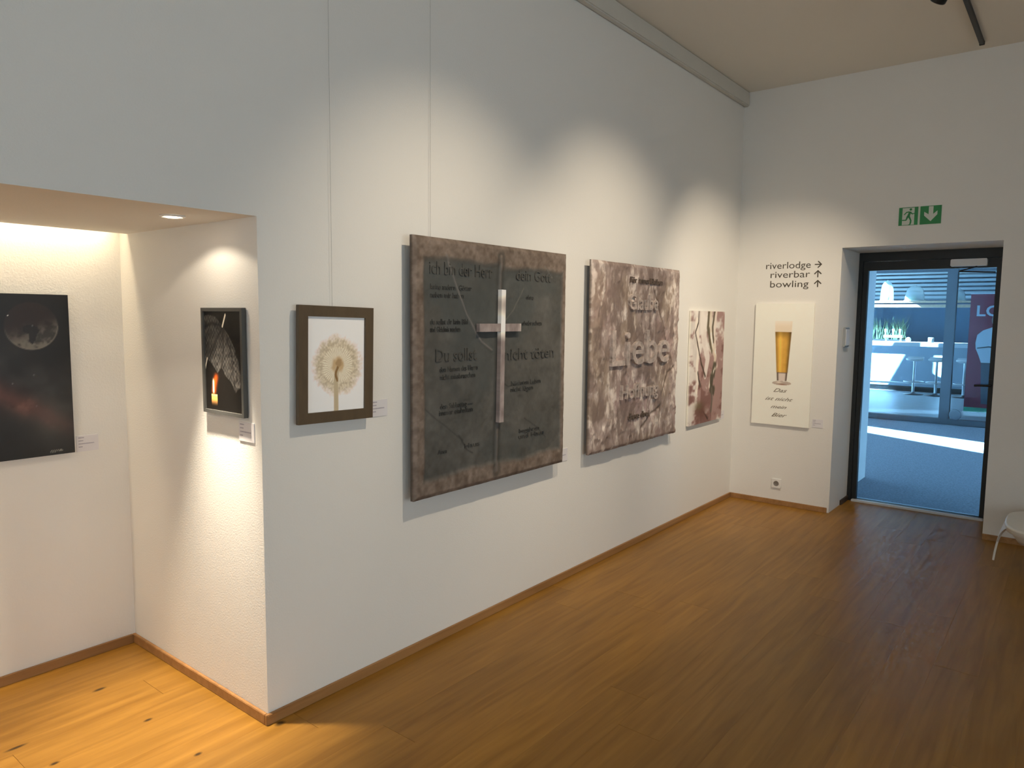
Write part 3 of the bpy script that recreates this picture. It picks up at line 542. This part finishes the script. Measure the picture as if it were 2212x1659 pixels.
# --- space print in the niche
sp = tag(empty('space_print', (-.945, D, .974)), 'dark print of planet and red nebula on the niche back wall', 'picture')
def p_spc(x, z):
    n = fbm(x*10, z*10, 171, 5); b = np.ones(x.shape+(3,))*np.array([20, 18, 17.])+(np.clip(n-.5, 0, 1)*14)[..., None]
    mb_ = np.exp(-((z-(.33-.35*(x-.48)))/.16)**2)*sst(.35, .7, fbm(x*6, z*6, 181)); b = mixc(b, (58, 56, 56), mb_*.55)
    b = mixc(b, (72, 74, 70), np.exp(-(((x-.62)/.09)**2+((z-.17)/.11)**2))*.55)
    cx, cz = .560, .565; r = np.hypot(x-cx, z-cz); m = 1-sst(.098, .103, r); lit = sst(.60, .50, z-(x-cx)*.25+(n-.5)*.08); b = mixc(b, (86, 82, 75), m*lit*(.35+.75*sst(.35,.65,fbm(x*40,z*40,177,3)))); b = mixc(b, (60, 38, 34), m*(1-lit)*.35)
    b = mixc(b, (100, 95, 87), np.exp(-((r-.099)/.003)**2)*lit*.8*(z < cz))
    af = inpoly(x, z, [(.528, .560), (.545, .572), (.578, .562), (.590, .545), (.578, .530), (.572, .505), (.560, .485), (.550, .500), (.548, .530), (.530, .540)]); b = mixc(b, (22, 20, 20), af*.9)
    ne = np.exp(-(((x-.46)*.8+(z-.27)*.62)**2/.012+((z-.27)*.8-(x-.46)*-.45)**2/.0022)); b = mixc(b, (88, 54, 48), ne*(.45+.5*n)); b = mixc(b, (104, 76, 66), ne*ne*sst(.45, .7, n)*.7)
    rs = np.random.default_rng(5)
    for i in range(16):
        sx, sz, sr, sb = rs.random()*.7, rs.random()*.7, rs.uniform(.0016, .003), rs.uniform(90, 200); b = mixc(b, (sb, sb, sb), np.exp(-(((x-sx)**2+(z-sz)**2)/sr**2)))
    sg = (np.abs(z-.018-.003*np.sin(x*700)) < .003)*(x > .605)*(x < .655); return mixc(b, (120, 116, 108), sg*.8)
panel('print', .705, .70, 170, 170, p_spc, vmat('gloss_print', .35, .4), sp, y=-.030, thick=.022, edge=(30, 28, 26))
MB().box(.05, .655, -.008, 0, .05, .65).build('hanging_batten', BLACK, sp)
# --- umbrella and candle on the niche side wall
um = tag(empty('umbrella_print', (0, .379, 1.202), (0, 0, math.radians(-90))), 'small print of grey umbrella over burning candle in grey frame', 'picture')
UW, UH = .298, .42
frame(um, UW, UH, .014, -.022, -.004, mat('grey_frame', L3(60, 60, 58, 1/ILL), .45, noise=(12, .06)))
def p_umb(x, z):
    u = x/.274; v = 1-z/.396; n = fbm(u*26, v*34, 191, 4); b = np.ones(x.shape+(3,))*np.array([19, 17, 15.])+((n-.5)*5)[..., None]
    cp = inpoly(u, v, [(-.1, .06), (.12, .04), (.32, .06), (.50, .15), (.66, .24), (.80, .36), (.90, .50), (.95, .64), (.93, .74), (.80, .80), (.70, .70), (.55, .64), (.45, .56), (.34, .62), (.22, .55), (.12, .50), (.04, .50), (-.1, .54)])
    g_ = 52+(n-.5)*60+14*np.sin(u*90)*np.sin(v*110); b = np.where(cp[..., None], np.clip(g_, 20, 130)[..., None]*np.array([1, .97, .93]), b)
    for pts in ([(.50, .15), (.30, .30), (.10, .50)], [(.50, .15), (.52, .38), (.45, .56)], [(.50, .15), (.72, .42), (.80, .80)], [(.50, .15), (.2, .12), (-.1, .2)]):
        d, t = seg(u, v, pts); b = mixc(b, (30, 28, 27), np.exp(-(d/.016)**2)*cp*.8)
    sh_ = inpoly(u, v, [(.55, .2), (.82, .44), (.94, .62), (.93, .74), (.82, .79), (.72, .5)]); b = mixc(b, (110, 106, 102), sh_*.30*sst(.4, .6, n))
    d, t = seg(u, v, [(.50, .15), (.58, .04)]); b = mixc(b, (205, 196, 180), (1-sst(.010, .020, d))); d, t = seg(u, v, [(.0, .58), (.06, .48)]); b = mixc(b, (190, 184, 170), (1-sst(.008, .016, d))*.9)
    cd = (np.abs(u-.235) < .078)*(v > .835)*(v < .955); b = mixc(b, (232, 158, 84), cd*sst(.965, .87, v)); b = mixc(b, (250, 206, 130), cd*(v < .855)*.8)
    fx = .22+.08*sst(.84, .60, v); b = mixc(b, (196, 74, 20), np.exp(-((u-fx)/(.055))**2)*sst(.60, .68, v)*sst(.86, .80, v)); b = mixc(b, (255, 244, 220), np.exp(-((u-.215)/.022)**2)*sst(.66, .72, v)*sst(.85, .80, v)); return b
panel('print', .274, .396, 120, 170, p_umb, vmat('gloss_print'), um, y=-.015, thick=.008).location = (.012, 0, .012)
MB().box(.05, .25, -.006, -.0005, .30, .32).build('hanging_batten', BLACK, um)
# --- beer poster on the end wall
be = tag(empty('beer_poster', (L, -.177, .695), (0, 0, math.radians(-90))), 'white canvas with a tall beer glass and script lettering', 'poster')
PWB, PHB = .485, 1.035
def p_beer(x, z):
    u = x/PWB; v = 1-z/PHB; n = fbm(u*12, v*24, 201, 4); b = np.ones(x.shape+(3,))*np.array([209, 201, 192.])+((n-.5)*3)[..., None]
    def band(v0, v1, l0, l1, r0, r1):
        t = np.clip((v-v0)/(v1-v0), 0, 1); l = l0+(l1-l0)*t; r = r0+(r1-r0)*t; i = (v >= v0)*(v <= v1)*sst(l-.008, l+.008, u)*sst(r+.008, r-.008, u); return i, (u-l)/(r-l+1e-6)
    i, s = band(.140, .232, .352, .36, .648, .640); b = mixc(b, (196, 182, 160), i*(.35+.5*sst(.14, .2, v))); b = mixc(b, (196, 184, 166), i*(s > .9)*.4)
    i, s = band(.228, .562, .360, .412, .640, .602); c = np.array([186, 142, 62.])*(1-(.45*np.exp(-((s-1)/.16)**2)+.22*np.exp(-(s/.14)**2))[..., None]); c = c+np.array([44, 40, 20.])*(np.exp(-((s-.32)/.13)**2)*.7)[..., None]
    c = c*(1-.28*sst(.30, .228, v))[..., None]; c = c+((n-.5)*16)[..., None]; b = b*(1-i[..., None])+c*i[..., None]
    i, s = band(.562, .632, .415, .425, .600, .590); c = np.array([188, 176, 166.])-110*(np.exp(-((s-.06)/.10)**2)+np.exp(-((s-.94)/.10)**2))[..., None]; b = b*(1-i[..., None])+np.clip(c, 50, 255)*i[..., None]
    b = mixc(b, (92, 72, 58), np.exp(-((v-.565)/.004)**2)*(u > .415)*(u < .60)*.8)
    e = ((u-.508)/.165)**2+((v-.650)/.017)**2; b = mixc(b, (150, 136, 124), (e < 1)*.85); b = mixc(b, (204, 194, 184), np.exp(-(((u-.46)/.05)**2+((v-.645)/.006)**2))*.9); b = mixc(b, (110, 72, 56), np.exp(-(((u-.52)/.06)**2+((v-.660)/.005)**2))*.8); return b
panel('canvas', PWB, PHB, 130, 260, p_beer, vmat('canvas_print', .6, .3), be, y=-.020, thick=.018, edge=(200, 192, 180))
SCR = mat('script_grey', L3(112, 102, 90, 1/ILL), .6, noise=(30, .12))
for s, v, cx, wd, h in (('Das', .725, .49, .115, .032), ('ist nicht', .795, .475, .235, .030), ('mein', .860, .475, .135, .028), ('Bier', .930, .49, .13, .032)): text('script_lettering', s, SCR, be, (cx*PWB, -.0203, (1-v)*PHB), width=wd, height=h, depth=.0008, shear=.55, align='CENTER', bold=.004)
# ------------------------------------------------------------------ signs, lettering, cards
wt = tag(empty('wayfinding_lettering', (L, 0, 0), (0, 0, math.radians(-90))), 'dark wall lettering riverlodge riverbar bowling with arrows', 'lettering')
LET = mat('lettering_brown', (.075, .062, .045, 1), .6, noise=(20, .08))
for s, x0, x1, zb in (('riverlodge', .244, .610, 2.024), ('riverbar', .285, .608, 1.948), ('bowling', .285, .600, 1.868)):
    text('text_line', s, LET, wt, (x0, 0, zb), width=x1-x0, height=.058, depth=.0015, bold=-.004)
def arrow(cx, cz, ang, r=.024):
    b = MB()
    for p, q in (((-r, 0), (r*.8, 0)), ((0.0, r), (r, 0)), ((0.0, -r), (r, 0))):
        p = Vector((p[0], p[1])); q = Vector((q[0], q[1])); d = (q-p).normalized(); n = Vector((-d.y, d.x))*.0042; q = q+d*.003
        b.prism([tuple(c) for c in (p-n, q-n, q+n, p+n)], -.0015-.0001*len(b.f), -.0002)
    ca, sa = math.cos(ang), math.sin(ang); b.v = [(cx+x*ca-z*sa, y, cz+x*sa+z*ca) for x, y, z in b.v]; b.build('arrow', LET, wt)
arrow(.668, 2.050, 0, .026); arrow(.670, 1.972, math.pi/2, .027); arrow(.672, 1.892, math.pi/2, .027)
ex = tag(empty('exit_sign', (L, -1.241, 2.318), (0, 0, math.radians(-90))), 'green and white emergency exit sign above the glass door', 'sign')
SG = mat('sign_green', L3(34, 106, 58, 1.7), .45, noise=(14, .06)); SWH = mat('sign_white', (.62, .66, .58, 1), .5, noise=(14, .02))
MB().box(0, .286, -.004, 0, 0, .138).build('sign_plate', SWH, ex, .001)
q = MB(); q.prism([(.002, .002), (.025, .002), (.025, .136), (.002, .136)], -.0052, -.004); q.prism([(.107, .002), (.131, .002), (.131, .136), (.107, .136)], -.0052, -.004); q.prism([(.025, .132), (.107, .132), (.107, .136), (.025, .136)], -.0052, -.004); q.prism([(.025, .002), (.107, .002), (.107, .005), (.025, .005)], -.0052, -.004); q.build('door_symbol', SG, ex)
b = MB(); b.lathe([(0, -.0056), (.0085, -.0056), (.0085, -.004)], (.081, 0, .119), 14, 'y')
for pl in ([(.071, .104), (.085, .101), (.076, .068), (.056, .066)], [(.073, .106), (.052, .103), (.035, .083), (.040, .079), (.055, .095), (.072, .098)], [(.082, .103), (.094, .089), (.107, .092), (.107, .086), (.091, .081), (.078, .094)], [(.056, .070), (.070, .068), (.058, .043), (.054, .037), (.026, .037), (.026, .045), (.049, .045)], [(.062, .070), (.077, .070), (.090, .036), (.089, .020), (.083, .004), (.075, .004), (.080, .036)], [(.075, .004), (.066, .002), (.066, .006), (.078, .010)]): b.prism(pl, -.0056, -.004)
b.build('running_figure', SG, ex)
MB().box(.145, .284, -.0052, -.004, .002, .136).build('green_field', SG, ex)
poly('arrow_symbol', SWH, [(.201, .132), (.231, .132), (.231, .074), (.258, .098), (.258, .070), (.216, .022), (.172, .066), (.172, .094), (.201, .074)], ex, -.0055)
def card(name, loc, rotz, w_, h_, label, lines=4):
    t = tag(empty('caption_card', loc, (0, 0, rotz)), label, 'caption card', 'caption cards beside the pictures')
    cd_ = MB().box(0, w_, -.003, 0, 0, h_).build('card', PAPER, t)
    b = MB()
    for i in range(lines):
        zz = h_*(.84-.19*i); b.prism([(w_*.08, zz), (w_*(.34, .30, .80, .26)[i], zz), (w_*(.34, .30, .80, .26)[i], zz+h_*.06), (w_*.08, zz+h_*.06)], -.0034, -.003)
    b.build('printed_lines', GINK, t)
R90 = math.radians(-90)
card('c', (.535, 0, 1.157), 0, .090, .073, 'caption card right of the dandelion picture')
card('c', (1.975, 0, .735), 0, .090, .075, 'caption card half behind the dark cross panel')
card('c', (4.405, 0, .735), 0, .090, .070, 'caption card right of the birch canvas')
card('c', (-.222, D, .968), 0, .092, .073, 'caption card right of the space print in the niche')
card('c', (0, .150, 1.108), R90, .105, .075, 'caption card under the umbrella print')
card('c', (L, -.684, .703), R90, .085, .070, 'caption card right of the beer poster')
# power socket, card reader, wires
so_ = tag(empty('power_socket', (L, -.372, .144), (0, 0, R90)), 'white power socket low on the end wall', 'socket')
cvp = MB().box(0, .082, -.012, 0, 0, .082).build('cover_plate', WHITEP, so_, .003)
MB().lathe([(.0, -.0125), (.019, -.0125), (.021, -.0135), (.023, -.0125), (.023, -.012)], (.041, 0, .041), 20, 'y').build('socket_well', mat('socket_grey', (.22, .20, .18, 1), .5, noise=(10, .05)), so_)
sw = tag(empty('door_switch', (4.86, DL, 1.372)), 'narrow white switch on the doorway reveal', 'switch')
hsg = MB().box(0, .14, -.018, 0, 0, .165).build('housing', mat('switch_grey', (.35, .37, .38, 1), .4, noise=(9, .05)), sw, .004)
MB().box(.012, .128, -.023, -.018, .012, .153).build('rocker', mat('switch_white', (.95, .95, .95, 1), .08, noise=(9, .02)), sw, .003)
WIRE = mat('steel_wire', (.30, .29, .27, 1), .6, metal=0, noise=(20, .1))
for x, z0, lb_ in ((.325, 1.63, 'thin steel wire holding the dandelion picture'), (.886, 1.95, 'thin steel wire at the left of the dark cross panel')):
    wr = tag(empty('hanging_wire', (x, -.012, z0)), lb_, 'wire', 'picture hanging wires'); MB().tube([(0, 0, -.03), (0, 0, HC-.118-z0)], .0006, 5).build('wire', WIRE, wr); MB().box(-.006, .006, -.006, .006, HC-.125-z0, HC-.112-z0).build('hook', ALU, wr, .001)
# ------------------------------------------------------------------ white moulded stool by the door
sto = tag(empty('white_side_table', (4.16, -2.38, 0)), 'low white moulded seat with curved legs right of the doorway', 'seat')
MOLD = mat('moulded_white', (.74, .72, .66, 1), .4, noise=(5, .02))
cx, cy0 = 4.16, -2.38
out = []
for k in range(40):
    a = 2*math.pi*k/40; c, s = math.cos(a), math.sin(a); e = 2/3.2
    out.append(((.30 if c > 0 else .37)*math.copysign(abs(c)**e, c), .29*math.copysign(abs(s)**e, s)))
m_ = MB(); rings = [(1.0, .292), (1.015, .300), (1.005, .309), (.97, .313), (.6, .308), (.2, .305), (.001, .304)]
vs = [(x*r, y*r, z) for r, z in rings for x, y in out]; n = 40; m_.add(vs, [(i*n+j, i*n+(j+1) % n, (i+1)*n+(j+1) % n, (i+1)*n+j) for i in range(len(rings)-1) for j in range(n)], True)
rings = [(1.0, .292), (.99, .270), (.96, .266), (.93, .285), (.001, .290)]; vs = [(x*r, y*r, z) for r, z in rings for x, y in out]
m_.add(vs, [(i*n+j, i*n+(j+1) % n, (i+1)*n+(j+1) % n, (i+1)*n+j) for i in range(len(rings)-1) for j in range(n)], True); m_.build('seat_shell', MOLD, sto)
u_ = MB(); rings = [(.90, .284), (.86, .235), (.78, .200), (.74, .200), (.80, .240), (.84, .284)]; u_.add([(x*r, y*r, z) for r, z in rings for x, y in out], [(i*n+j, i*n+(j+1) % n, (i+1)*n+(j+1) % n, (i+1)*n+j) for i in range(len(rings)-1) for j in range(n)], True); u_.build('under_rim', MOLD, sto)
def fin(top0, top1, foot):
    """curved leg: wide where it leaves the rim, narrow at the foot"""
    b = MB(); vs = []; N_ = 14
    ce = Vector((0, 0, 0))
    for i in range(N_+1):
        t = i/N_; k = 1-(1-t)**2.2; a = Vector(top0).lerp(Vector(foot), t); c = Vector(top1).lerp(Vector(foot), t)
        bow = math.sin(t*math.pi)*.012; o = Vector((foot[0], foot[1], 0)).normalized()*bow
        mid = a.lerp(c, .12); wv = (c-a)*(1-k)**1.0; p = a+o; q_ = a+o+wv*(1 if t < .01 else 1)+(Vector((.012, 0, 0)) if False else Vector((0, 0, 0)))
        if (q_-p).length < .022: q_ = p+(Vector(top1)-Vector(top0)).normalized()*.022
        ins = -Vector((foot[0], foot[1], 0)).normalized()*.012
        vs += [p, q_, q_+ins, p+ins]
    fs = [(i*4+j, i*4+(j+1) % 4, (i+1)*4+(j+1) % 4, (i+1)*4+j) for i in range(N_) for j in range(4)]+[(0, 1, 2, 3), tuple(range(N_*4, N_*4+4))]
    b.add(vs, fs); return b.build('leg', MOLD, sto)
fin((.08, .292, .296), (-.24, .270, .296), (.05, .355, 0))
fin((.29, -.05, .296), (.24, -.25, .296), (.38, -.20, 0))
fin((-.05, -.292, .296), (-.26, -.22, .296), (-.12, -.355, 0))
